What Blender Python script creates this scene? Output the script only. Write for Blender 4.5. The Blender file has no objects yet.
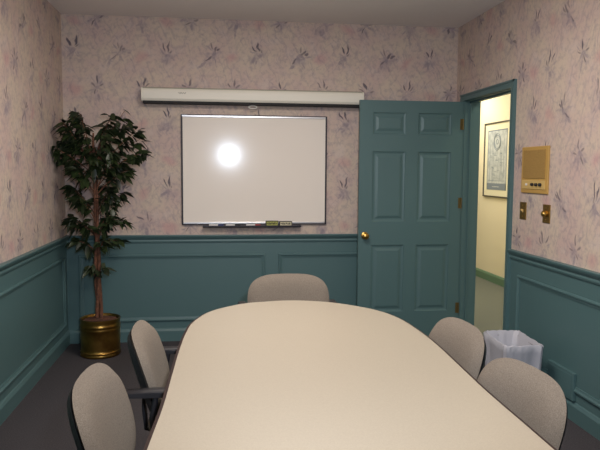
import bpy, bmesh, math, random
from mathutils import Vector, Matrix
R = math.radians
sc = bpy.context.scene
col = sc.collection
random.seed(7)

# ------------------------------------------------------------------ room dimensions (metres)
W = 3.296          # room width, left wall x=0, right wall x=W, back wall y=0, camera looks towards +y
H = 2.677
REAR = -6.9
RAIL = 0.903
WT = 0.12
HX = 4.80          # far wall of the hallway
DOOR_FAR, DOOR_NEAR, DOOR_TOP = -0.20, -1.085, 2.03

# ------------------------------------------------------------------ materials
def srgb(r, g, b):
    f = lambda c: (c / 12.92 if c <= .04045 else ((c + .055) / 1.055) ** 2.4)
    return (f(r / 255), f(g / 255), f(b / 255), 1)

def mat(name, c, rough=.6, metal=0., noise=None, bump=None, **kw):
    m = bpy.data.materials.new(name); m.use_nodes = True
    nt = m.node_tree; b = nt.nodes['Principled BSDF']
    b.inputs['Base Color'].default_value = c
    b.inputs['Roughness'].default_value = rough
    b.inputs['Metallic'].default_value = metal
    for k, v in kw.items():
        b.inputs[k].default_value = v
    if noise or bump:
        tc = nt.nodes.new('ShaderNodeTexCoord')
    if noise:
        scale, c2, lo, hi = noise
        n = nt.nodes.new('ShaderNodeTexNoise'); n.inputs['Scale'].default_value = scale
        n.inputs['Detail'].default_value = 4
        nt.links.new(tc.outputs['Object'], n.inputs['Vector'])
        mr = nt.nodes.new('ShaderNodeMapRange'); mr.inputs['From Min'].default_value = lo; mr.inputs['From Max'].default_value = hi
        nt.links.new(n.outputs['Fac'], mr.inputs['Value'])
        mx = nt.nodes.new('ShaderNodeMix'); mx.data_type = 'RGBA'
        mx.inputs['A'].default_value = c; mx.inputs['B'].default_value = c2
        nt.links.new(mr.outputs['Result'], mx.inputs['Factor'])
        nt.links.new(mx.outputs['Result'], b.inputs['Base Color'])
    if bump:
        scale, strength, dist = bump
        n = nt.nodes.new('ShaderNodeTexNoise'); n.inputs['Scale'].default_value = scale; n.inputs['Detail'].default_value = 3
        nt.links.new(tc.outputs['Object'], n.inputs['Vector'])
        bp = nt.nodes.new('ShaderNodeBump'); bp.inputs['Strength'].default_value = strength; bp.inputs['Distance'].default_value = dist
        nt.links.new(n.outputs['Fac'], bp.inputs['Height'])
        nt.links.new(bp.outputs['Normal'], b.inputs['Normal'])
    return m

def wallpaper(name, axis):
    """cream-pink paper with watercolour sprays of leaves in a half-drop repeat"""
    m = bpy.data.materials.new(name); m.use_nodes = True
    nt = m.node_tree; N = nt.nodes; L = nt.links
    bs = N['Principled BSDF']; bs.inputs['Roughness'].default_value = .75
    geo = N.new('ShaderNodeNewGeometry'); sp = N.new('ShaderNodeSeparateXYZ'); cb = N.new('ShaderNodeCombineXYZ')
    L.new(geo.outputs['Position'], sp.inputs[0]); L.new(sp.outputs[axis], cb.inputs[0]); L.new(sp.outputs['Z'], cb.inputs[1])
    P = cb.outputs[0]
    def noise(vec, scale, detail=3, rough=.5):
        n = N.new('ShaderNodeTexNoise'); n.inputs['Scale'].default_value = scale; n.inputs['Detail'].default_value = detail
        n.inputs['Roughness'].default_value = rough
        L.new(vec, n.inputs['Vector']); return n
    def mrange(v, a, b_, c=0., d=1.):
        r = N.new('ShaderNodeMapRange'); r.interpolation_type = 'SMOOTHSTEP'
        for k, x in zip(('From Min', 'From Max', 'To Min', 'To Max'), (a, b_, c, d)): r.inputs[k].default_value = x
        L.new(v, r.inputs['Value']); return r.outputs['Result']
    def math_(op, a, b_):
        k = N.new('ShaderNodeMath'); k.operation = op
        for i, v in enumerate((a, b_)):
            if isinstance(v, (int, float)): k.inputs[i].default_value = v
            else: L.new(v, k.inputs[i])
        return k.outputs[0]
    def mix(f, a, b_):
        k = N.new('ShaderNodeMix'); k.data_type = 'RGBA'
        for s, v in (('Factor', f), ('A', a), ('B', b_)):
            if isinstance(v, (tuple, float)): k.inputs[s].default_value = v
            else: L.new(v, k.inputs[s])
        return k.outputs['Result']
    # wobble the coordinates a little so that no two sprays are drawn alike
    nz = noise(P, 7., 2)
    sub = N.new('ShaderNodeVectorMath'); sub.operation = 'SUBTRACT'; sub.inputs[1].default_value = (.5, .5, .5); L.new(nz.outputs['Color'], sub.inputs[0])
    scl = N.new('ShaderNodeVectorMath'); scl.operation = 'SCALE'; scl.inputs['Scale'].default_value = .10; L.new(sub.outputs[0], scl.inputs[0])
    add = N.new('ShaderNodeVectorMath'); add.operation = 'ADD'; L.new(P, add.inputs[0]); L.new(scl.outputs[0], add.inputs[1])
    CU, CV = .74, .56
    wr = N.new('ShaderNodeVectorMath'); wr.operation = 'WRAP'
    wr.inputs[1].default_value = (CU, CV, 1.); wr.inputs[2].default_value = (0, 0, -1.)
    L.new(add.outputs[0], wr.inputs[0]); T = wr.outputs[0]
    def stroke(cx, cy, ang, ln, wd, soft=.45):
        mp = N.new('ShaderNodeMapping'); mp.vector_type = 'TEXTURE'
        mp.inputs['Location'].default_value = (cx, cy, 0); mp.inputs['Rotation'].default_value = (0, 0, R(ang))
        mp.inputs['Scale'].default_value = (ln, wd, 1000.)
        L.new(T, mp.inputs['Vector'])
        ln_ = N.new('ShaderNodeVectorMath'); ln_.operation = 'LENGTH'; L.new(mp.outputs[0], ln_.inputs[0])
        return mrange(ln_.outputs['Value'], soft, 1., 1., 0.)
    def leafs(cx, cy, items):
        acc = None
        for (a, r0, ln, wd, wt) in items:          # angle from the right, start radius, half length, half width, weight
            x = cx + math.cos(R(a)) * (r0 + ln); y = cy + math.sin(R(a)) * (r0 + ln)
            s = math_('MULTIPLY', stroke(x, y, a, ln * 1.12, wd * 1.2), wt)
            acc = s if acc is None else math_('MAXIMUM', acc, s)
        return acc
    MOTIFS = [
        # (place in the repeat, dark leaves, soft leaves and blooms): angle, start radius, half length, half width, weight
        ((.10, .15), [(118, .035, .036, .0085, 1), (88, .03, .048, .008, 1), (70, .02, .020, .006, .6)],
                     [(225, .0, .055, .014, .8), (205, -.02, .032, .024, .9), (250, .0, .045, .010, .7), (-60, .01, .035, .008, .5), (150, .02, .035, .007, .6), (80, .09, .035, .006, .4)]),
        ((.45, .14), [(60, .01, .034, .010, .9), (35, .03, .024, .009, .8), (95, .03, .034, .007, .7), (215, .02, .034, .008, .8)],
                     [(225, .03, .060, .015, .8), (10, .02, .040, .010, .6), (120, .02, .040, .009, .6), (-70, .0, .050, .010, .7), (240, -.03, .034, .022, .9), (170, .02, .04, .009, .5)]),
        ((.27, .42), [(92, .025, .038, .0085, 1), (20, .02, .024, .008, .7), (150, .02, .026, .008, .7), (235, .01, .028, .007, .8)],
                     [(45, .02, .042, .009, .7), (125, .03, .042, .009, .6), (-80, .0, .055, .012, .7), (-30, .0, .040, .010, .6), (200, .01, .042, .010, .7), (0, -.03, .030, .020, .7)]),
        ((.64, .41), [(125, .04, .034, .008, 1), (82, .03, .046, .0085, 1), (55, .03, .028, .007, .7)],
                     [(-95, .02, .034, .022, .9), (-90, .06, .045, .011, .7), (-140, .01, .04, .010, .6), (25, .02, .045, .008, .5), (160, .03, .04, .008, .5), (100, .07, .045, .006, .4)])]
    halo = None
    for (c_, dk, sf) in MOTIFS:
        h_ = stroke(c_[0], c_[1] - .02, 60, .13, .09, .15)
        halo = h_ if halo is None else math_('MAXIMUM', halo, h_)
    dark = soft = None
    for (c_, dk, sf) in MOTIFS:
        a_ = leafs(*c_, dk); b_ = leafs(*c_, sf)
        dark = a_ if dark is None else math_('MAXIMUM', dark, a_)
        soft = b_ if soft is None else math_('MAXIMUM', soft, b_)
    pink = math_('MAXIMUM', stroke(.62, .13, 30, .09, .06, .1), stroke(.10, .40, -20, .09, .06, .1))
    brk = mrange(noise(P, 22., 4, .6).outputs['Fac'], .30, .62)
    brk2 = mrange(noise(P, 3.2, 2).outputs['Fac'], .25, .6, .6, 1.)
    dark = math_('MULTIPLY', math_('MULTIPLY', dark, brk2), mrange(noise(P, 30., 2).outputs['Fac'], .2, .5, .75, 1.))
    soft = math_('MULTIPLY', soft, brk)
    # faint pale twigs running everywhere between the sprays
    st = N.new('ShaderNodeMapping'); st.vector_type = 'TEXTURE'; st.inputs['Rotation'].default_value = (0, 0, R(-68)); st.inputs['Scale'].default_value = (1 / 7, 1 / 46, 1); L.new(add.outputs[0], st.inputs['Vector'])
    twig = mrange(noise(st.outputs[0], 1., 3, .55).outputs['Fac'], .53, .66)
    st2 = N.new('ShaderNodeMapping'); st2.vector_type = 'TEXTURE'; st2.inputs['Rotation'].default_value = (0, 0, R(52)); st2.inputs['Scale'].default_value = (1 / 8, 1 / 50, 1); L.new(add.outputs[0], st2.inputs['Vector'])
    twig2 = mrange(noise(st2.outputs[0], 1., 3, .55).outputs['Fac'], .55, .68)
    cloud = mrange(noise(P, 4.5, 4, .6).outputs['Fac'], .36, .66)
    base = mix(cloud, PAPER['cream'], PAPER['rose'])
    base = mix(math_('MULTIPLY', mrange(noise(P, 9., 3).outputs['Fac'], .5, .7), .5), base, PAPER['pale'])
    base = mix(math_('MULTIPLY', mrange(noise(P, 26., 4, .65).outputs['Fac'], .46, .66), .32), base, PAPER['soft'])
    base = mix(math_('MULTIPLY', math_('MULTIPLY', halo, mrange(noise(P, 13., 3).outputs['Fac'], .32, .62)), .38), base, PAPER['soft'])
    base = mix(math_('MULTIPLY', pink, .6), base, PAPER['pink'])
    base = mix(math_('MULTIPLY', twig, .28), base, PAPER['soft'])
    base = mix(math_('MULTIPLY', twig2, .22), base, PAPER['soft'])
    base = mix(math_('MULTIPLY', soft, .85), base, PAPER['soft'])
    base = mix(math_('MULTIPLY', dark, .9), base, PAPER['dark'])
    L.new(base, bs.inputs['Base Color'])
    return m

PAPER = dict(cream=srgb(206, 189, 172), rose=srgb(200, 176, 168), pale=srgb(208, 195, 184), pink=srgb(196, 152, 150),
             soft=srgb(138, 128, 139), dark=srgb(84, 77, 92))
TEAL = srgb(81, 110, 112)
MT = dict(
    paper_x=wallpaper('floral_wallpaper_across', 'X'), paper_y=wallpaper('floral_wallpaper_along', 'Y'),
    teal=mat('teal_paint', TEAL, .42, bump=(60, .05, .002)),
    ceiling=mat('ceiling_paint', srgb(236, 230, 226), .9, bump=(90, .15, .003)),
    carpet=mat('charcoal_carpet', srgb(72, 68, 72), .95, noise=(140, srgb(50, 48, 52), .35, .65), bump=(300, .5, .004)),
    hall_wall=mat('cream_hall_paint', srgb(228, 220, 194), .8, bump=(120, .1, .002)),
    hall_base=mat('green_hall_baseboard_paint', srgb(96, 128, 106), .5),
    hall_carpet=mat('green_grey_carpet', srgb(110, 115, 106), .95, noise=(120, srgb(90, 95, 88), .35, .65), bump=(300, .4, .004)),
    lam=mat('beige_laminate', srgb(172, 163, 146), .38, noise=(260, srgb(167, 157, 141), .4, .6)),
    band=mat('dark_brown_edge_band', srgb(48, 34, 32), .5),
    dark_wood=mat('dark_laminate', srgb(60, 46, 40), .5),
    fabric=mat('grey_beige_tweed', srgb(132, 122, 110), .95, noise=(330, srgb(98, 90, 82), .3, .7), bump=(500, .2, .001)),
    black=mat('black_plastic', srgb(30, 29, 33), .45),
    chrome=mat('dark_steel', srgb(90, 90, 94), .35, .9),
    brass=mat('brass', srgb(198, 158, 84), .28, 1.),
    old_brass=mat('aged_brass_plate', srgb(150, 118, 62), .4, .9),
    hinge=mat('dull_brass_hinge', srgb(112, 96, 58), .5, .7),
    pot=mat('hammered_brass', srgb(184, 144, 74), .33, 1., noise=(9, srgb(134, 100, 50), .35, .65), bump=(45, .25, .004)),
    soil=mat('brown_moss', srgb(104, 66, 48), .95, noise=(60, srgb(62, 40, 30), .35, .65), bump=(70, .8, .01)),
    bark=mat('ficus_bark', srgb(120, 78, 56), .85, noise=(40, srgb(78, 50, 38), .35, .65), bump=(60, .5, .006)),
    leaf=mat('ficus_leaf', srgb(44, 58, 30), .42, noise=(9, srgb(26, 36, 20), .38, .62)),
    white_metal=mat('ivory_screen_case', srgb(236, 232, 218), .5),
    grey_lip=mat('olive_grey_metal', srgb(150, 146, 126), .5),
    slot=mat('black_slot', srgb(20, 19, 20), .7),
    wire=mat('pale_wire', srgb(232, 228, 222), .4),
    board=mat('white_enamel', srgb(240, 232, 222), .13, **{'Specular IOR Level': .26}),
    alu=mat('aluminium', srgb(206, 204, 204), .3, .85),
    darkframe=mat('dark_frame_edge', srgb(42, 36, 46), .5),
    green_label=mat('yellow_green_label', srgb(158, 160, 84), .6),
    ink=mat('black_ink', srgb(28, 28, 26), .6),
    cream_label=mat('cream_label', srgb(198, 190, 160), .6),
    red=mat('red_plastic', srgb(150, 50, 46), .5),
    blue=mat('blue_plastic', srgb(50, 60, 110), .5),
    white=mat('white_plastic', srgb(222, 220, 216), .5),
    gold=mat('tan_gold_plastic', srgb(188, 150, 80), .5),
    grille=mat('tan_grille', srgb(172, 138, 76), .7, noise=(240, srgb(148, 116, 62), .4, .6), bump=(500, .4, .002)),
    ivory=mat('ivory_strip', srgb(206, 174, 108), .5),
    bin=mat('grey_bin_plastic', srgb(120, 120, 124), .6),
    liner=mat('white_bag_film', srgb(178, 178, 186), .5),
    mat_board=mat('cream_mat_board', srgb(226, 222, 196), .8),
    pic_frame=mat('pewter_frame', srgb(92, 90, 84), .4, .5),
    print_=mat('blue_grey_print', srgb(190, 196, 198), .8, noise=(14, srgb(160, 168, 174), .4, .65)),
    print_line=mat('slate_print_ink', srgb(120, 132, 146), .8),
)

# ------------------------------------------------------------------ mesh helpers
class MB:
    def __init__(self): self.bm = bmesh.new(); self.mi = 0
    def f(self, vs, mi=None):
        try:
            fc = self.bm.faces.new(vs); fc.material_index = self.mi if mi is None else mi; return fc
        except ValueError: return None
    def v(self, *p): return self.bm.verts.new(p)
    def box(self, x0, x1, y0, y1, z0, z1, mi=None):
        x0, x1 = sorted((x0, x1)); y0, y1 = sorted((y0, y1)); z0, z1 = sorted((z0, z1))
        v = [self.v(x, y, z) for z in (z0, z1) for y in (y0, y1) for x in (x0, x1)]
        for q in ((0, 2, 3, 1), (4, 5, 7, 6), (0, 1, 5, 4), (1, 3, 7, 5), (3, 2, 6, 7), (2, 0, 4, 6)):
            self.f([v[i] for i in q], mi)
        return self
    def rings(self, rings, cap0=True, cap1=True, closed=False):
        rv = [[self.v(*p) for p in r] for r in rings]; n = len(rv[0])
        pairs = list(zip(rv[:-1], rv[1:]))
        if closed: pairs.append((rv[-1], rv[0]))
        for a, b in pairs:
            for i in range(n): self.f([a[i], a[(i + 1) % n], b[(i + 1) % n], b[i]])
        if not closed:
            if cap0: self.f(rv[0][::-1])
            if cap1: self.f(rv[-1])
        return self
    def tube(self, pts, rad, n=8, closed=False):
        pts = [Vector(p) for p in pts]
        if isinstance(rad, (int, float)): rad = [rad] * len(pts)
        rings = []; up = None
        for i, p in enumerate(pts):
            a = pts[i - 1] if (i > 0 or closed) else p; b = pts[(i + 1) % len(pts)] if (i < len(pts) - 1 or closed) else p
            t = (b - a).normalized()
            if up is None: up = Vector((0, 0, 1)) if abs(t.z) < .9 else Vector((1, 0, 0))
            s = t.cross(up).normalized(); up = s.cross(t).normalized()
            rings.append([p + (s * math.cos(2 * math.pi * k / n) + up * math.sin(2 * math.pi * k / n)) * rad[i] for k in range(n)])
        return self.rings(rings, closed=closed)
    def lathe(self, prof, c=(0, 0, 0), n=40, ax='z'):
        rings = []
        for r, h in prof:
            ring = []
            for k in range(n):
                a = 2 * math.pi * k / n; u, w = r * math.cos(a), r * math.sin(a)
                o = {'z': (u, w, h), 'y': (u, h, w), 'x': (h, u, w)}[ax]
                ring.append((c[0] + o[0], c[1] + o[1], c[2] + o[2]))
            rings.append(ring)
        return self.rings(rings)
    def prism(self, pts, z0, z1):
        return self.rings([[(x, y, z0) for x, y in pts], [(x, y, z1) for x, y in pts]])
    def build(self, name, m, parent=None, smooth=False, bevel=0, subsurf=0, loc=None, angle=35, recalc=True):
        if recalc: bmesh.ops.recalc_face_normals(self.bm, faces=self.bm.faces)
        me = bpy.data.meshes.new(name); self.bm.to_mesh(me); self.bm.free()
        for k in (m if isinstance(m, (list, tuple)) else [m]): me.materials.append(k)
        o = bpy.data.objects.new(name, me); col.objects.link(o)
        if parent: o.parent = parent
        if loc: o.location = loc
        if bevel:
            b = o.modifiers.new('bevel', 'BEVEL'); b.width = bevel; b.segments = 2; b.limit_method = 'ANGLE'; b.angle_limit = R(30)
        if subsurf:
            s = o.modifiers.new('sub', 'SUBSURF'); s.levels = subsurf; s.render_levels = subsurf
        if smooth:
            me.shade_smooth()
            if not subsurf: me.set_sharp_from_angle(angle=R(angle))
        return o

def tag(o, label, cat, group=None):
    o['label'] = label; o['category'] = cat
    if group: o['group'] = group
    return o
def thing(name, label, cat, loc=(0, 0, 0), rz=0, group=None):
    o = bpy.data.objects.new(name, None); col.objects.link(o); o.empty_display_size = .1
    o.location = loc; o.rotation_euler = (0, 0, rz)
    return tag(o, label, cat, group)
def struct(o):
    o['kind'] = 'structure'; return o
def box_obj(name, m, dims, parent=None, bevel=0):
    return MB().box(*dims).build(name, m, parent, bevel=bevel)
def copy_tree(o, parent=None):
    c = o.copy(); col.objects.link(c)
    if parent: c.parent = parent
    for ch in list(o.children): copy_tree(ch, c)
    return c

# wall mappings: (u along the wall, v up, h out of the wall into the room)
back = lambda u, v, h: (u, -h, v)
left = lambda u, v, h: (h, u, v)
right = lambda u, v, h: (W - h, u, v)
def frame_mould(mb, mp, u0, u1, v0, v1, prof=((0, 0), (0, .009), (.006, .016), (.014, .016), (.022, .009), (.034, .006), (.034, 0))):
    loops = [[mb.v(*mp(a, b, h)) for a, b in ((u0 + o, v0 + o), (u1 - o, v0 + o), (u1 - o, v1 - o), (u0 + o, v1 - o))] for o, h in prof]
    for a, b in zip(loops[:-1], loops[1:]):
        for i in range(4): mb.f([a[i], a[(i + 1) % 4], b[(i + 1) % 4], b[i]])
def strip(mb, mp, u0, u1, prof):
    mb.rings([[mp(u0, v, h) for v, h in prof], [mp(u1, v, h) for v, h in prof]])
RAILP = ((.838, 0), (.838, .010), (.850, .014), (.862, .012), (.872, .020), (.886, .030), (.898, .034), (RAIL, .032), (RAIL, 0))
BASEP = ((0, 0), (0, .016), (.088, .016), (.096, .012), (.106, .007), (.112, 0))

# ------------------------------------------------------------------ the room shell
struct(box_obj('floor', MT['carpet'], (-WT, W + WT, REAR - WT, WT, -.06, 0)))
struct(box_obj('ceiling', MT['ceiling'], (-WT, W + WT, REAR - WT, WT, H, H + .08)))
def wall(name, paper, boxes):
    mb = MB()
    for (x0, x1, y0, y1, z0, z1) in boxes:
        for a, b, mi in ((z0, min(z1, RAIL - .01), 1), (max(z0, RAIL - .01), z1, 0)):
            if b - a > 1e-4: mb.box(x0, x1, y0, y1, a, b, mi)
    return struct(mb.build(name, [paper, MT['teal']]))
wall('wall_back', MT['paper_x'], [(-WT, W + WT, 0, WT, 0, H)])
wall('wall_left', MT['paper_y'], [(-WT, 0, REAR, 0, 0, H)])
wall('wall_right', MT['paper_y'], [(W, W + WT, DOOR_FAR + .018, 0, 0, H), (W, W + WT, DOOR_NEAR - .018, DOOR_FAR + .018, DOOR_TOP + .018, H), (W, W + WT, REAR, DOOR_NEAR - .018, 0, H)])
wall('wall_rear', MT['paper_x'], [(-WT, W + WT, REAR - WT, REAR, 0, H)])

# wainscot: chair rail, panel mouldings and baseboards
mb = MB(); strip(mb, back, 0, W, RAILP); struct(mb.build('trim_1', MT['teal']))
mb = MB(); strip(mb, left, REAR, 0, RAILP); struct(mb.build('trim_2', MT['teal']))
mb = MB(); strip(mb, right, REAR, DOOR_NEAR - .057, RAILP); struct(mb.build('trim_3', MT['teal']))
mb = MB(); strip(mb, back, 0, W, BASEP); struct(mb.build('baseboard_back', MT['teal']))
mb = MB(); strip(mb, left, REAR, 0, BASEP); struct(mb.build('baseboard_left', MT['teal']))
mb = MB(); strip(mb, right, REAR, DOOR_NEAR - .057, BASEP); struct(mb.build('baseboard_right', MT['teal']))
k = 4
for mp, spans in ((back, ((.095, 1.632), (1.748, 3.06))), (left, ((-2.02, -.115), (-4.05, -2.14), (-6.1, -4.17))), (right, ((-3.30, -1.262), (-5.40, -3.42)))):
    for a, b in spans:
        mb = MB(); frame_mould(mb, mp, a, b, .172, .738); struct(mb.build('trim_%d' % k, MT['teal'])); k += 1

# door frame: jamb lining and casings on both sides of the wall
mb = MB()
for y0, y1 in ((DOOR_FAR, DOOR_FAR + .018), (DOOR_NEAR - .018, DOOR_NEAR)):
    mb.box(W - .001, W + WT + .001, y0, y1, 0, DOOR_TOP)
mb.box(W - .001, W + WT + .001, DOOR_NEAR - .018, DOOR_FAR + .018, DOOR_TOP, DOOR_TOP + .018)
mb.box(W + .045, W + .058, DOOR_FAR - .012, DOOR_FAR, 0, DOOR_TOP); mb.box(W + .045, W + .058, DOOR_NEAR, DOOR_NEAR + .012, 0, DOOR_TOP)
mb.box(W + .045, W + .058, DOOR_NEAR, DOOR_FAR, DOOR_TOP - .012, DOOR_TOP)
for x0, x1 in ((W - .020, W), (W + WT, W + WT + .018)):
    mb.box(x0, x1, DOOR_NEAR - .057, DOOR_NEAR - .004, 0, DOOR_TOP + .057)
    mb.box(x0, x1, DOOR_FAR + .004, DOOR_FAR + .06, 0, DOOR_TOP + .057)
    mb.box(x0, x1, DOOR_NEAR - .004, DOOR_FAR + .004, DOOR_TOP + .004, DOOR_TOP + .057)
# raised back band along the outer edge of the room-side casing
mb.box(W - .026, W - .020, DOOR_NEAR - .057, DOOR_NEAR - .043, 0, DOOR_TOP + .057)
mb.box(W - .026, W - .020, DOOR_NEAR - .057, DOOR_FAR + .06, DOOR_TOP + .043, DOOR_TOP + .057)
struct(mb.build('trim_%d' % k, MT['teal'])); k += 1

# the hallway beyond the door
struct(box_obj('floor_hall', MT['hall_carpet'], (W + WT, HX + .1, -2.6, 6.0, -.06, 0)))
struct(box_obj('trim_%d' % k, MT['hall_carpet'], (W, W + WT, DOOR_NEAR, DOOR_FAR, -.06, .001))); k += 1
struct(box_obj('ceiling_hall', MT['ceiling'], (W + WT, HX + .1, -2.6, 6.0, H, H + .08)))
struct(box_obj('wall_hall', MT['hall_wall'], (HX, HX + .1, -2.6, 6.0, 0, H)))
struct(box_obj('wall_hall_inner', MT['hall_wall'], (W + WT - .1, W + WT, WT, 6.0, 0, H)))
struct(box_obj('wall_hall_end', MT['hall_wall'], (W + WT, HX + .1, 6.0, 6.1, 0, H)))
struct(box_obj('wall_hall_near', MT['hall_wall'], (W + WT, HX + .1, -2.7, -2.6, 0, H)))
mb = MB(); strip(mb, lambda u, v, h: (HX - h, u, v), -2.6, 6.0, BASEP); struct(mb.build('baseboard_hall', MT['hall_base']))

# ------------------------------------------------------------------ the six-panel door, standing open in front of the back wall
DW, DH, DT = .880, 2.012, .036
def door_mesh():
    mb = MB()
    us = [0, .112, .392, .497, .785, DW]; vs = [0, .245, .812, 1.010, 1.592, 1.735, 1.912, DH]
    def side(y, s):
        g = {}
        for i, u in enumerate(us):
            for j, v in enumerate(vs): g[i, j] = mb.v(u, y, v)
        for i in range(5):
            for j in range(7):
                q = [g[i, j], g[i + 1, j], g[i + 1, j + 1], g[i, j + 1]]
                if i in (1, 3) and j in (1, 3, 5):
                    u0, u1, v0, v1 = us[i], us[i + 1], vs[j], vs[j + 1]; prev = q
                    for o, d in ((.004, .007), (.016, .010), (.026, .010), (.048, .003)):
                        nx = [mb.v(a, y - s * d, b) for a, b in ((u0 + o, v0 + o), (u1 - o, v0 + o), (u1 - o, v1 - o), (u0 + o, v1 - o))]
                        for t in range(4): mb.f([prev[t], prev[(t + 1) % 4], nx[(t + 1) % 4], nx[t]])
                        prev = nx
                    mb.f(prev)
                else: mb.f(q)
        return g
    a = side(-DT, -1); b = side(0, 1)
    for i in range(5):
        mb.f([a[i, 0], a[i + 1, 0], b[i + 1, 0], b[i, 0]]); mb.f([a[i, 7], a[i + 1, 7], b[i + 1, 7], b[i, 7]])
    for j in range(7):
        mb.f([a[0, j], a[0, j + 1], b[0, j + 1], b[0, j]]); mb.f([a[5, j], a[5, j + 1], b[5, j + 1], b[5, j]])
    return mb
DX, DY, DZ = 2.396, -.172, .014
door = struct(door_mesh().build('door_1', MT['teal'], loc=(DX, DY, DZ)))
knob_prof = [(.0, .0), (.030, 0), (.031, .004), (.024, .008), (.011, .010), (.010, .026), (.016, .030), (.025, .038), (.027, .047), (.023, .056), (.012, .061), (0, .062)]
for s, y in ((-1, -DT), (1, 0)):
    MB().lathe([(max(r, .0006), h * s) for r, h in knob_prof], (.055, y, .892), 24, 'y').build('door_knob', MT['brass'], door, smooth=True)
for z in (.22, 1.12, 1.78):
    mb = MB(); mb.box(DW - .022, DW, -DT - .0015, -DT, z, z + .09)
    mb.tube([(DW + .002, -DT - .006, z), (DW + .002, -DT - .006, z + .09)], .006, 10)
    mb.build('hinge', MT['hinge'], door, smooth=True)

# ------------------------------------------------------------------ projection screen, rolled up in its case
SX0, SX1 = .626, 2.456
t = thing('projection_screen', 'long ivory roll-up projection screen case mounted above the whiteboard', 'projector screen', ((SX0 + SX1) / 2, 0, 1.996))
hw = (SX1 - SX0) / 2
prof = [(-.001, .004), (-.070, .004), (-.082, .022), (-.084, .060), (-.084, .078), (-.076, .098), (-.064, .106), (-.001, .106)]
MB().rings([[(-hw + .012, y, z) for y, z in prof], [(hw - .012, y, z) for y, z in prof]]).build('case', MT['white_metal'], t, bevel=.002)
for s in (-1, 1):
    big = [(y * 1.04 - .001, (z - .054) * 1.06 + .054) for y, z in prof[1:-1]]
    big = [(-.001, big[0][1])] + big + [(-.001, big[-1][1])]
    MB().rings([[(s * (hw - .012), y, z) for y, z in big], [(s * hw, y, z) for y, z in big]]).build('end_cap', MT['white_metal'], t, bevel=.002)
box_obj('top_lip', MT['grey_lip'], (-hw + .012, hw - .012, -.068, -.001, .106, .112), t)
box_obj('slot', MT['slot'], (-hw + .012, hw - .012, -.080, -.012, -.018, .004), t, .002)
px = 1.525 - (SX0 + SX1) / 2
MB().tube([(px + .034 * math.cos(a), -.058, -.032 + .011 * math.sin(a)) for a in [2 * math.pi * i / 20 for i in range(20)]], .0045, 6, closed=True).build('pull_ring', MT['wire'], t, smooth=True)
mb = MB()   # small grey script mark near the left end of the case
mb.tube([(-.62 + .005 * i, -.0845, .068 + .006 * math.sin(i * 1.7)) for i in range(13)], .0016, 5)
mb.build('maker_mark', MT['pic_frame'], t)

# ------------------------------------------------------------------ whiteboard
BX0, BX1, BZ0, BZ1 = .936, 2.155, .987, 1.901
t = thing('whiteboard', 'wall-mounted whiteboard with thin dark edges and a marker tray', 'whiteboard', ((BX0 + BX1) / 2, 0, BZ0))
bw, bh = (BX1 - BX0) / 2, BZ1 - BZ0
box_obj('writing_surface', MT['board'], (-bw + .006, bw - .006, -.016, -.001, .006, bh - .006), t)
for s in (-1, 1):
    box_obj('side_frame', MT['darkframe'], (s * bw, s * (bw - .013), -.022, -.001, 0, bh), t, .0015)
for z0, z1, z2, z3 in ((bh - .006, bh, bh - .022, bh - .006), (0, .008, .008, .022)):
    box_obj('edge_strip', MT['darkframe'], (-bw + .013, bw - .013, -.021, -.001, z0, z1), t)
    box_obj('frame_rail', MT['alu'], (-bw + .013, bw - .013, -.023, -.001, z2, z3), t, .002)
box_obj('corner_clip', MT['alu'], (-bw + .010, -bw + .05, -.0245, -.023, bh - .019, bh - .006), t)
mb = MB(); cx = (BX0 + BX1) / 2
mb.rings([[(x, y, z) for y, z in ((-.001, -.004), (-.001, -.020), (-.062, -.020), (-.070, -.014), (-.070, -.004), (-.066, -.004), (-.064, -.010), (-.020, -.010), (-.018, -.004))] for x in (1.111 - cx, 1.934 - cx)])
mb.build('marker_tray', MT['darkframe'], t)
TZ = BZ0 - .010    # tray surface

def tray_box(name, label, cat, x0, x1, h, body, face, ticks):
    t = thing(name, label, cat, ((x0 + x1) / 2, -.044, TZ)); w = (x1 - x0) / 2
    box_obj('carton', body, (-w, w, -.018, .018, 0, h), t, .001)
    box_obj('printed_front', face, (-w + .007, w - .007, -.0195, -.018, .006, h - .005), t)
    mb = MB(); n = ticks; step = (2 * w - .024) / n
    for i in range(n):
        a = -w + .012 + i * step
        mb.box(a, a + step * .62, -.0202, -.0195, h * (.32 if i % 3 else .45), h * (.72 if i % 2 else .6))
    mb.build('print_marks', MT['ink'], t)
tray_box('marker_box', 'flat black box with a yellow-green front on the whiteboard tray', 'box', 1.634, 1.742, .044, MT['ink'], MT['green_label'], 7)
tray_box('eraser_box', 'black box with a cream printed front at the right end of the tray', 'box', 1.748, 1.858, .040, MT['ink'], MT['cream_label'], 6)
for x, m1, m2, lab in ((1.16, 'white', 'blue', 'white whiteboard marker lying leftmost on the tray'),
                       (1.30, 'white', 'ink', 'white marker with black cap, second from left on the tray'),
                       (1.47, 'white', 'red', 'white marker with red cap lying beside the yellow-green box')):
    t = thing('whiteboard_marker', lab, 'marker', (x, -.040, TZ + .008), 0, 'markers on the whiteboard tray')
    MB().lathe([(.0005, 0), (.008, .001), (.008, .075), (.0005, .075)], n=14, ax='x').build('barrel', MT[m1], t, smooth=True)
    MB().lathe([(.0005, .075), (.0082, .076), (.0078, .120), (.004, .122), (.0005, .122)], n=14, ax='x').build('cap', MT[m2], t, smooth=True)

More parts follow.
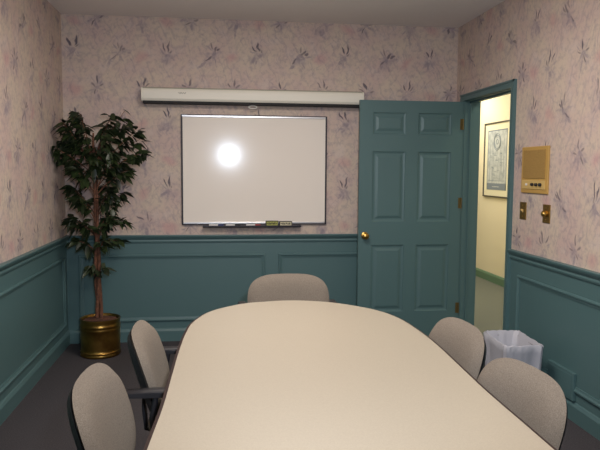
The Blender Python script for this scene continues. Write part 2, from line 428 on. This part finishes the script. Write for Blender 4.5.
# ------------------------------------------------------------------ wall fittings right of the door
t = thing('intercom', 'square tan-gold intercom speaker on the wallpaper right of the door', 'intercom', (W, -1.452, 1.306))
hw_, hh = .176, .305
mb = MB(); mb.box(-.012, .002, -hw_, hw_, 0, hh); mb.build('faceplate', MT['gold'], t, bevel=.004)
mb = MB(); mb.box(-.016, -.012, -hw_ + .03, hw_ - .03, .098, hh - .022); mb.build('speaker_grille', MT['grille'], t, bevel=.002)
mb = MB(); mb.box(-.017, -.012, -hw_ + .022, hw_ - .022, .028, .086); mb.build('control_strip', MT['ivory'], t, bevel=.002)
for y, r in ((.0, .010), (-.052, .010), (-.104, .011)):
    MB().lathe([(r, 0), (r, -.012), (r * .8, -.016), (.0006, -.016)], (-.017, y, .058), 16, 'x').build('control_knob', MT['black'], t, smooth=True)
box_obj('button', MT['white'], (-.020, -.017, .075, .10, .050, .064), t, .001)
def plate(name, label, y, cat):
    t = thing(name, label, cat, (W, y, 1.124))
    box_obj('plate', MT['old_brass'], (-.006, 0, -.045, .045, 0, .118), t, .003)
    for z in (.022, .096): MB().lathe([(.0045, 0), (.0045, -.002), (.0006, -.003)], (-.006, 0, z), 10, 'x').build('screw', MT['brass'], t)
    return t
t = plate('light_switch', 'brass toggle switch plate left of the pair below the intercom', -1.303, 'light switch')
mb = MB(); mb.rings([[(-.006, -.007, .048), (-.006, .007, .048), (-.006, .007, .070), (-.006, -.007, .070)], [(-.020, -.005, .062), (-.020, .005, .062), (-.020, .005, .072), (-.020, -.005, .072)]])
mb.build('toggle', MT['ivory'], t)
t = plate('dimmer_switch', 'brass switch plate with a round dimmer knob below the intercom', -1.617, 'light switch')
MB().lathe([(.020, 0), (.021, -.004), (.019, -.022), (.015, -.027), (.0006, -.028)], (-.006, 0, .060), 20, 'x').build('dimmer_knob', MT['brass'], t, smooth=True)

t = thing('wall_vent', 'teal-painted vent cover low on the right wall beside the baseboard', 'vent', (W, -1.883, .118))
box_obj('cover', MT['teal'], (-.020, 0, -.147, .147, 0, .164), t, .003)
box_obj('raised_field', MT['teal'], (-.0225, -.020, -.130, .130, .016, .148), t, .002)

# ------------------------------------------------------------------ picture in the hallway
PY0, PY1, PZ0, PZ1 = 2.075, 2.86, 1.115, 2.082
t = thing('framed_print', 'framed blue-grey print with cream mat on the hallway wall beyond the door', 'picture', (HX, (PY0 + PY1) / 2, PZ0))
w2, ph = (PY1 - PY0) / 2, PZ1 - PZ0
mb = MB(); frame_mould(mb, lambda u, v, h: (-h, u, v), -w2, w2, 0, ph, ((0, 0), (0, .022), (.006, .026), (.014, .024), (.018, .014), (.018, 0)))
mb.build('frame', MT['pic_frame'], t)
box_obj('mat_board', MT['mat_board'], (-.010, -.001, -w2 + .017, w2 - .017, .017, ph - .017), t)
q = w2 - .105
box_obj('print', MT['print_'], (-.0115, -.010, -q, q, .095, ph - .100), t)
mb = MB(); z0, z1 = .095, ph - .100
mb.box(-.0125, -.0115, -q, q, z0, z0 + .085)
for a, b, c, d in ((-q, q, z1 - .014, z1), (-q, -q + .014, z0, z1), (q - .014, q, z0, z1), (-q + .05, q - .05, z0 + .115, z0 + .121)):
    mb.box(-.0125, -.0115, a, b, c, d)
for r in (.105, .085, .03):
    mb.tube([(-.0118, r * math.cos(2 * math.pi * i / 28), z1 - .155 + r * math.sin(2 * math.pi * i / 28)) for i in range(28)], .004, 5, closed=True)
for s in (-1, 1):
    for y in (.10, .135, .20): mb.box(-.0122, -.0115, s * y, s * (y + .006), z0 + .12, z1 - .20 + y * .4)
rp = random.Random(3)
for i in range(26):
    y = rp.uniform(-q + .05, q - .12); z = rp.uniform(z0 + .13, z1 - .30)
    mb.box(-.0121, -.0115, y, y + rp.uniform(.02, .09), z, z + .005)
mb.build('print_lines', MT['print_line'], t)
mb = MB()
for i in range(9): mb.box(-.0132, -.0125, .10 - i * .024, .10 - i * .024 + .016, z0 + .034, z0 + .048)
mb.build('caption_marks', MT['print_'], t)

# ------------------------------------------------------------------ conference table
far_pts = [(1.066, -3.5), (1.071, -3.2), (1.078, -2.88), (1.091, -2.62), (1.117, -2.43), (1.197, -2.215), (1.353, -2.055), (1.49, -2.005), (1.627, -1.987),
           (1.765, -2.020), (1.895, -2.098), (2.042, -2.268), (2.112, -2.464), (2.134, -2.70), (2.137, -2.94), (2.122, -3.25)]
TC = Vector((1.588, -3.5))
ctrl = [Vector(p) for p in far_pts]; ctrl = ctrl + [TC * 2 - p for p in ctrl]
def catmull(cs, n=6):
    out = []; m = len(cs)
    for i in range(m):
        p0, p1, p2, p3 = cs[i - 1], cs[i], cs[(i + 1) % m], cs[(i + 2) % m]
        for k_ in range(n):
            s = k_ / n
            out.append(.5 * ((2 * p1) + (p2 - p0) * s + (2 * p0 - 5 * p1 + 4 * p2 - p3) * s * s + (3 * p1 - p0 - 3 * p2 + p3) * s ** 3))
    return out
outline = catmull(ctrl)
def offset(pts, d):
    c = TC; out = []
    for i, p in enumerate(pts):
        tn = (pts[(i + 1) % len(pts)] - pts[i - 1]).normalized(); nrm = Vector((tn.y, -tn.x))
        if nrm.dot(p - c) < 0: nrm = -nrm
        out.append(p + nrm * d)
    return out
table = thing('conference_table', 'long beige laminate conference table with rounded end and dark edge', 'table', (TC.x, TC.y, 0))
rel = [p - TC for p in outline]; inn = [p - TC for p in offset(outline, -.011)]
mb = MB(); mb.rings([[(p.x, p.y, z) for p in inn] for z in (.712, .740)]); mb.build('tabletop', MT['lam'], table)
mb = MB(); mb.rings([[(p.x, p.y, .7395) for p in inn], [(p.x, p.y, .737) for p in rel], [(p.x, p.y, .714) for p in rel], [(p.x, p.y, .7115) for p in inn]], cap0=False, cap1=False)
mb.build('edge_band', MT['band'], table, smooth=True, angle=50)
for y in (.55, -.95):
    mb = MB(); mb.box(-.045, .045, y - .25, y + .25, .03, .712); mb.box(-.06, .06, y - .34, y + .34, 0, .03); mb.box(-.2, .2, y - .25, y + .25, .69, .712)
    mb.build('pedestal', MT['dark_wood'], table, bevel=.004)
box_obj('stretcher', MT['dark_wood'], (-.015, .015, -.70, .30, .25, .40), table)

# ------------------------------------------------------------------ conference chairs
def back_x(z): return -.200 - .31 * (z - .54)
def pad(hw_, z0, z1, off, thick, rear_=.012, conc=.55, rings=9, n=56, p=3.4):
    """rounded cushion: a polar patch bent to the recline, its front domed by thick, its rear flat"""
    mb = MB(); zc = (z0 + z1) / 2; hh = (z1 - z0) / 2
    def pt(r, a, h):
        c, s = math.cos(a), math.sin(a)
        w = hw_ * math.copysign(abs(c) ** (2 / p), c) * r; q = math.copysign(abs(s) ** (2 / p), s) * r
        w *= 1 - .20 * max(0, -q) ** 1.5
        z = zc + hh * (q - .0 * q * q)
        return (back_x(z) + off + h + conc * w * w, w, z)
    fr = [(1 - (i / rings)) for i in range(rings)]
    front = [[pt(r, 2 * math.pi * k_ / n, thick * (1 - r ** 5) ** .6) for k_ in range(n)] for r in reversed(fr)]
    rear = [[pt(r, 2 * math.pi * k_ / n, -rear_ * (1 - r ** 6) ** .5) for k_ in range(n)] for r in fr]
    mb.rings(front + rear[1:]); return mb
def make_chair(name, label, arms=True):
    t = thing(name, label, 'chair')
    pad(.243, .486, .829, .006, .042).build('backrest', MT['fabric'], t, smooth=True, angle=80)
    pad(.239, .476, .820, -.002, .004, .024).build('back_shell', MT['black'], t, smooth=True, angle=80)
    # seat cushion: rounded square pad with a waterfall front
    mb = MB(); n = 48; rings_ = []
    for r, z in ((.02, .503), (.5, .502), (.8, .498), (.93, .488), (1., .466), (.99, .446), (.9, .436)):
        ring = []
        for k_ in range(n):
            a = 2 * math.pi * k_ / n; c, s = math.cos(a), math.sin(a)
            x = .235 * math.copysign(abs(c) ** .6, c) * r; y = .238 * math.copysign(abs(s) ** .6, s) * r
            ring.append((x + .01, y * (1 - .08 * max(0, -x / .235)), z - .02 * max(0, x / .235) ** 3))
        rings_.append(ring)
    mb.rings(rings_).build('seat', MT['fabric'], t, smooth=True, angle=80)
    box_obj('seat_pan', MT['black'], (-.19, .19, -.19, .19, .415, .437), t, .008)
    mb = MB()
    path = [(-.02, 0, .410), (-.16, 0, .405), (-.235, 0, .425), (-.240, 0, .50), (-.238, 0, .58), (-.255, 0, .66)]
    mb.rings([[(x - .0, y, z) for y, x, z in [(-.03, p[0], p[2]), (.03, p[0], p[2]), (.03, p[0] - d, p[2] + e), (-.03, p[0] - d, p[2] + e)]] for p, d, e in
              zip(path, (0, .0, .008, .012, .012, .012), (-.012, -.012, -.010, -.002, 0, 0))])
    mb.build('back_bar', MT['black'], t, bevel=.002)
    if arms:
        for s in (-1, 1):
            mb = MB(); y = .272 * s
            mb.tube([(-.13, .10 * s, .404), (-.15, .22 * s, .404), (-.17, y - .01 * s, .414), (-.175, y, .45), (-.185, y, .56), (-.17, y, .645)], .0115, 8)
            a = mb.build('armrest', MT['black'], t, smooth=True)
            mb = MB()
            sec = lambda x, w_, h0, h1: [(x, y - w_, h0), (x, y + w_, h0), (x, y + w_, h1 - .006), (x, y + w_ * .7, h1), (x, y - w_ * .7, h1), (x, y - w_, h1 - .006)]
            mb.rings([sec(-.318, .014, .646, .656), sec(-.305, .024, .642, .662), (sec(-.20, .024, .640, .665)), sec(-.08, .025, .640, .665), sec(-.045, .022, .643, .662), sec(-.035, .012, .647, .657)])
            mb.build('arm_pad', MT['black'], a, smooth=True, angle=50)
    MB().lathe([(.045, .415), (.045, .40), (.026, .395), (.026, .26), (.031, .258), (.031, .07), (.0006, .07)], n=20).build('gas_column', MT['black'], t, smooth=True)
    mb = MB(); mb.lathe([(.04, .125), (.045, .11), (.045, .08), (.036, .07)], n=20)
    ends = []
    for i in range(5):
        a = 2 * math.pi * i / 5 + .25; c, s = math.cos(a), math.sin(a)
        def sec(r, w_, z0_, z1_): return [(c * r - s * w_, s * r + c * w_, z0_), (c * r + s * w_, s * r - c * w_, z0_), (c * r + s * w_, s * r - c * w_, z1_), (c * r - s * w_, s * r + c * w_, z1_)]
        mb.rings([sec(.03, .024, .082, .118), sec(.15, .020, .070, .100), sec(.255, .016, .060, .078)])
        ends.append((c * .243, s * .243, a))
    mb.build('star_base', MT['black'], t, bevel=.003)
    for (x, y, a) in ends:
        mb = MB(); d = Vector((-math.sin(a), math.cos(a), 0))
        for sg in (-1, 1):
            c0 = Vector((x, y, .024)) + d * .006 * sg; rr = []
            for h, r_ in ((0, .020), (.002, .024), (.013, .024), (.016, .018)):
                ring = []
                for k_ in range(16):
                    b = 2 * math.pi * k_ / 16; ring.append(c0 + d * sg * h + Vector((math.cos(a), math.sin(a), 0)) * r_ * math.cos(b) + Vector((0, 0, r_ * math.sin(b))))
                rr.append(ring)
            mb.rings(rr)
        mb.tube([(x, y, .024), (x, y, .064)], .006, 8)
        mb.build('caster', MT['black'], t, smooth=True)
    return t
G = 'upholstered chairs pushed in around the conference table'
def place(o, x, y, deg, label):
    o.location = (x, y, 0); o.rotation_euler = (0, 0, R(deg)); o['label'] = label; o['group'] = G
first = make_chair('conference_chair', '')
place(first, 1.190, -2.870, 0, 'grey-beige fabric chair with black arms at the table, nearest the brass planter')
place(copy_tree(first), 1.650, -1.92, -90, 'grey-beige fabric chair at the rounded far end of the table, below the whiteboard')
place(copy_tree(first), 1.975, -2.965, 184, 'grey-beige fabric chair right of the table, nearer the open door')
place(copy_tree(first), 1.955, -3.575, 186, 'grey-beige fabric chair in front of the wastebasket, nearer of the two right of the table')
near = make_chair('conference_chair', '', arms=False)
place(near, 1.112, -3.480, -3, 'grey-beige fabric chair at lower left, nearer of two on the left side of the table')

# ------------------------------------------------------------------ wastebasket with a bag over its rim
t = thing('wastebasket', 'small rectangular wastebasket lined with a crumpled white bag by the right wall', 'wastebasket', (3.062, -1.682, 0), R(-3))
def rr(hx, hy, rad, z, n=8, jit=0, rnd=None):
    pts = []
    for qx, qy, a0 in ((1, 1, 0), (-1, 1, 90), (-1, -1, 180), (1, -1, 270)):
        for i in range(n):
            a = R(a0 + 90 * i / (n - 1)); j = (rnd.uniform(-jit, jit) if rnd else 0)
            pts.append((qx * (hx - rad) + (rad + j) * math.cos(a), qy * (hy - rad) + (rad + j) * math.sin(a), z + (rnd.uniform(-jit, jit) if rnd else 0)))
    # straight sides get extra points so that the film can crumple
    out = []
    for i, p in enumerate(pts):
        out.append(p); qn = pts[(i + 1) % len(pts)]
        if math.dist(p, qn) > .05:
            m_ = 9
            for s in range(1, m_):
                f = s / m_; d = Vector((qn[1] - p[1], p[0] - qn[0], 0)).normalized() * (rnd.uniform(-jit, jit) if rnd else 0)
                out.append((p[0] + (qn[0] - p[0]) * f + d.x, p[1] + (qn[1] - p[1]) * f + d.y, z + (rnd.uniform(-jit, jit) if rnd else 0)))
    return out
mb = MB()
mb.rings([rr(.076, .134, .03, .0), rr(.080, .140, .03, .12), rr(.104, .173, .033, .385), rr(.101, .170, .032, .385), rr(.078, .138, .028, .008)])
mb.build('bin_body', MT['bin'], t, smooth=True)
mb = MB()
fold = lambda k_=0: random.Random(5 + k_)      # the same folds run down the whole film
mb.rings([rr(.098, .154, .03, .075, jit=.009, rnd=fold(1)), rr(.106, .165, .032, .15, jit=.010, rnd=fold(1)), rr(.111, .173, .032, .22, jit=.010, rnd=fold()), rr(.115, .180, .034, .29, jit=.009, rnd=fold()), rr(.119, .188, .035, .36, jit=.006, rnd=fold()), rr(.123, .193, .036, .404, jit=.004, rnd=fold()),
          rr(.115, .185, .034, .411, jit=.003, rnd=fold()), rr(.098, .167, .032, .380, jit=.003, rnd=fold(2)), rr(.084, .151, .03, .25, jit=.005, rnd=fold(2)), rr(.072, .135, .03, .10, jit=.004, rnd=fold(2)), rr(.070, .130, .028, .018)], cap0=False)
mb.build('bag_liner', MT['liner'], t, smooth=True, angle=60)

# ------------------------------------------------------------------ potted ficus in a brass planter
PXc, PYc = .320, -.345
t = thing('potted_ficus', 'tall leafy ficus tree in a ribbed brass planter in the corner', 'potted plant', (PXc, PYc, 0))
r0 = .150
prof = [(.0006, 0), (r0 - .006, 0), (r0, .006), (r0 + .003, .014), (r0, .022), (r0 - .002, .030), (r0 + .004, .038), (r0 - .001, .046), (r0 - .002, .060), (r0, .14), (r0, .205),
        (r0 + .004, .213), (r0, .221), (r0 + .001, .232), (r0 + .005, .240), (r0, .248), (r0 - .001, .270), (r0 + .004, .284), (r0 + .004, .292), (r0 - .003, .295), (r0 - .010, .290), (r0 - .012, .262), (.0006, .258)]
MB().lathe(prof, n=56).build('planter', MT['pot'], t, smooth=True, angle=60)
mb = MB(); rs = random.Random(2); rings_ = []
for i, (r, z) in enumerate(((.1365, .266), (.125, .276), (.10, .284), (.06, .290), (.02, .294))):
    rings_.append([(r * math.cos(2 * math.pi * k_ / 40), r * math.sin(2 * math.pi * k_ / 40), z + rs.uniform(-.006, .006) * (i > 0)) for k_ in range(40)])
mb.rings(rings_).build('moss', MT['soil'], t, smooth=True, angle=60)
# twisted stems
def stem_pt(i, z):
    a = i * 2.1 + z * 5.2; r = .014 + .008 * math.sin(z * 3 + i)
    return Vector((-.004 - .012 * (z - .3) + r * math.cos(a), r * math.sin(a), z))
for i in range(3):
    top = (1.66, 1.72, 1.58)[i]
    zs = [.262 + (top - .262) * k_ / 26 for k_ in range(27)]
    MB().tube([stem_pt(i, z) for z in zs], [.015 - .008 * k_ / 26 for k_ in range(27)], 8).build('trunk', MT['bark'], t, smooth=True, angle=80)
# branches: (start height, end x, y, z relative to the planter, leaves)
branches = [
    (1.40, -.235, -.05, 1.80, 24), (1.45, -.16, .12, 1.86, 22), (1.42, -.10, -.10, 1.86, 20), (1.50, -.27, .06, 1.66, 20), (1.35, -.285, .02, 1.54, 14),
    (1.50, .06, .02, 1.78, 20), (1.48, .13, -.08, 1.86, 16), (1.45, .22, .05, 1.80, 20), (1.50, .20, .10, 1.90, 7), (1.40, .30, -.02, 1.74, 18), (1.35, .36, -.02, 1.58, 20),
    (1.25, -.20, .10, 1.50, 22), (1.22, -.14, -.12, 1.44, 24), (1.28, .16, .10, 1.48, 22), (1.25, .15, -.14, 1.56, 26), (1.25, .24, -.05, 1.44, 18), (1.32, .0, -.16, 1.58, 24), (1.35, -.05, .14, 1.62, 22), (1.38, -.295, -.05, 1.60, 18), (1.45, -.22, -.10, 1.78, 22), (1.42, .32, .06, 1.68, 14), (1.30, .10, -.16, 1.72, 20),
    (1.08, -.20, .02, 1.30, 22), (1.05, -.12, -.12, 1.22, 20), (1.10, .12, -.10, 1.30, 20), (1.08, .20, .02, 1.26, 16), (1.1, .02, .12, 1.32, 18),
    (.92, -.20, .02, 1.06, 20), (.92, -.12, -.10, 1.02, 14), (.92, .13, -.08, 1.08, 20), (.95, .20, .0, 1.04, 14), (.9, .06, .10, 1.12, 12),
    (.80, -.18, -.03, .90, 13), (.82, .15, -.04, .90, 13), (.80, .06, -.10, .90, 9),
    (.62, -.05, -.06, .70, 6), (.62, .05, -.07, .68, 6),
]
rl = random.Random(11); lf = MB()
def clampv(p):   # leaves brush the walls instead of passing through them
    wx, wy = p.x + PXc, p.y + PYc
    if wx < .012: p.x += (.012 - wx)
    if wy > -.040: p.y += (-.040 - wy)
    return p
def leaf(base, d, ln, wd):
    d = d.normalized(); side = d.cross(Vector((0, 0, 1)))
    if side.length < .05: side = Vector((1, 0, 0))
    side.normalize(); side = (Matrix.Rotation(rl.uniform(-.9, .9), 3, d) @ side); nrm = side.cross(d)
    droop = Vector((0, 0, -1)) * ln * rl.uniform(.05, .3)
    rows = []
    for s, w in ((0, .10), (.2, .75), (.45, 1.), (.72, .62), (.9, .22), (1., .02)):
        c = base + d * ln * s + droop * s * s
        e = side * wd * w; fold = nrm * wd * w * .25
        rows.append([lf.v(*clampv(c - e + fold)), lf.v(*clampv(c.copy())), lf.v(*clampv(c + e + fold))])
    for a, b in zip(rows[:-1], rows[1:]):
        lf.f([a[0], a[1], b[1], b[0]]); lf.f([a[1], a[2], b[2], b[1]])
for bi, (z0, ex, ey, ez, n) in enumerate(branches):
    s = stem_pt(bi % 3, z0); e = Vector((ex, ey, ez)); mid = s.lerp(e, .5) + Vector((0, 0, .05))
    pts = [s.lerp(mid, q).lerp(mid.lerp(e, q), q) for q in [i / 8 for i in range(9)]]
    MB().tube([clampv(p.copy()) for p in pts], [.006 - .0045 * i / 8 for i in range(9)], 6).build('branch', MT['bark'], t, smooth=True, angle=80)
    for k_ in range(int(n * 1.5)):
        q = 1 - .68 * rl.random() ** 1.3; i = min(7, int(q * 8)); p = pts[i].lerp(pts[i + 1], q * 8 - i)
        out = (e - s); out.z = 0; out = out.normalized() if out.length > .01 else Vector((1, 0, 0))
        d = out * rl.uniform(.1, 1.1) + Vector((rl.uniform(-.9, .9), rl.uniform(-.9, .9), rl.uniform(-.95, .35)))
        p = p + Vector((rl.uniform(-.02, .02), rl.uniform(-.02, .02), rl.uniform(-.02, .02)))
        leaf(p, d, rl.uniform(.070, .108), rl.uniform(.018, .026))
lf.build('foliage', MT['leaf'], t, smooth=True, angle=180, recalc=False)

# ------------------------------------------------------------------ light
def area(name, loc, sx, sy, power, c, rot=(0, 0, 0), spread=180):
    l = bpy.data.lights.new(name, 'AREA'); l.shape = 'RECTANGLE'; l.size = sx; l.size_y = sy; l.energy = power; l.color = c; l.spread = R(spread)
    o = bpy.data.objects.new(name, l); col.objects.link(o); o.location = loc; o.rotation_euler = rot; return o
WARM = (1., .92, .84)
area('ceiling_lamp', (1.62, -2.3, H - .012), .6, 1.2, 41, WARM)
area('ceiling_lamp', (1.62, -4.9, H - .012), .6, 1.2, 40, WARM)
area('ceiling_fill_light', (1.62, -2.2, H - .30), .6, 1.2, 9, WARM, (R(180), 0, 0))  # added upward fill that brightens the ceiling, no fitting of the room
area('hall_light', (4.2, 2.9, H - .012), .4, .4, 22, (1., .91, .74))
area('hall_light', (3.75, 1.1, H - .012), .4, .4, 26, (1., .92, .78))  # extra fill, added to even out the brightness of the hall wall
area('hall_light', (4.1, -.6, H - .012), .4, .4, 12, (1., .90, .70))
fl = bpy.data.lights.new('camera_flash', 'SPOT'); fl.energy = 165; fl.color = (.74, .85, 1.); fl.spot_size = R(75); fl.spot_blend = .6; fl.shadow_soft_size = .035
fo = bpy.data.objects.new('camera_flash', fl); col.objects.link(fo); fo.location = (1.413, -5.42, 1.695)
fo.rotation_euler = (R(86), 0, R(-5))
w = bpy.data.worlds.new('world'); sc.world = w; w.use_nodes = True
w.node_tree.nodes['Background'].inputs['Color'].default_value = (.02, .02, .022, 1)

# ------------------------------------------------------------------ camera
f, pitch, yaw, roll = 640.0, .0853, .126, .0064
F = Vector((math.sin(yaw) * math.cos(pitch), math.cos(yaw) * math.cos(pitch), -math.sin(pitch)))
Rt = Vector((math.cos(yaw), -math.sin(yaw), 0)); U = Rt.cross(F)
R2 = Rt * math.cos(roll) + U * math.sin(roll); U2 = -Rt * math.sin(roll) + U * math.cos(roll)
cd = bpy.data.cameras.new('camera'); cd.sensor_width = 36; cd.lens = f / 600 * 36; cd.clip_start = .05
co = bpy.data.objects.new('camera', cd); col.objects.link(co)
m4 = Matrix((R2, U2, -F)).transposed().to_4x4(); m4.translation = (1.2453, -5.4179, 1.447); co.matrix_world = m4
sc.camera = co
vs = sc.view_settings; vs.view_transform = 'Standard'; vs.look = 'None'; vs.gamma = 1; vs.use_curve_mapping = False; vs.exposure = 0.0
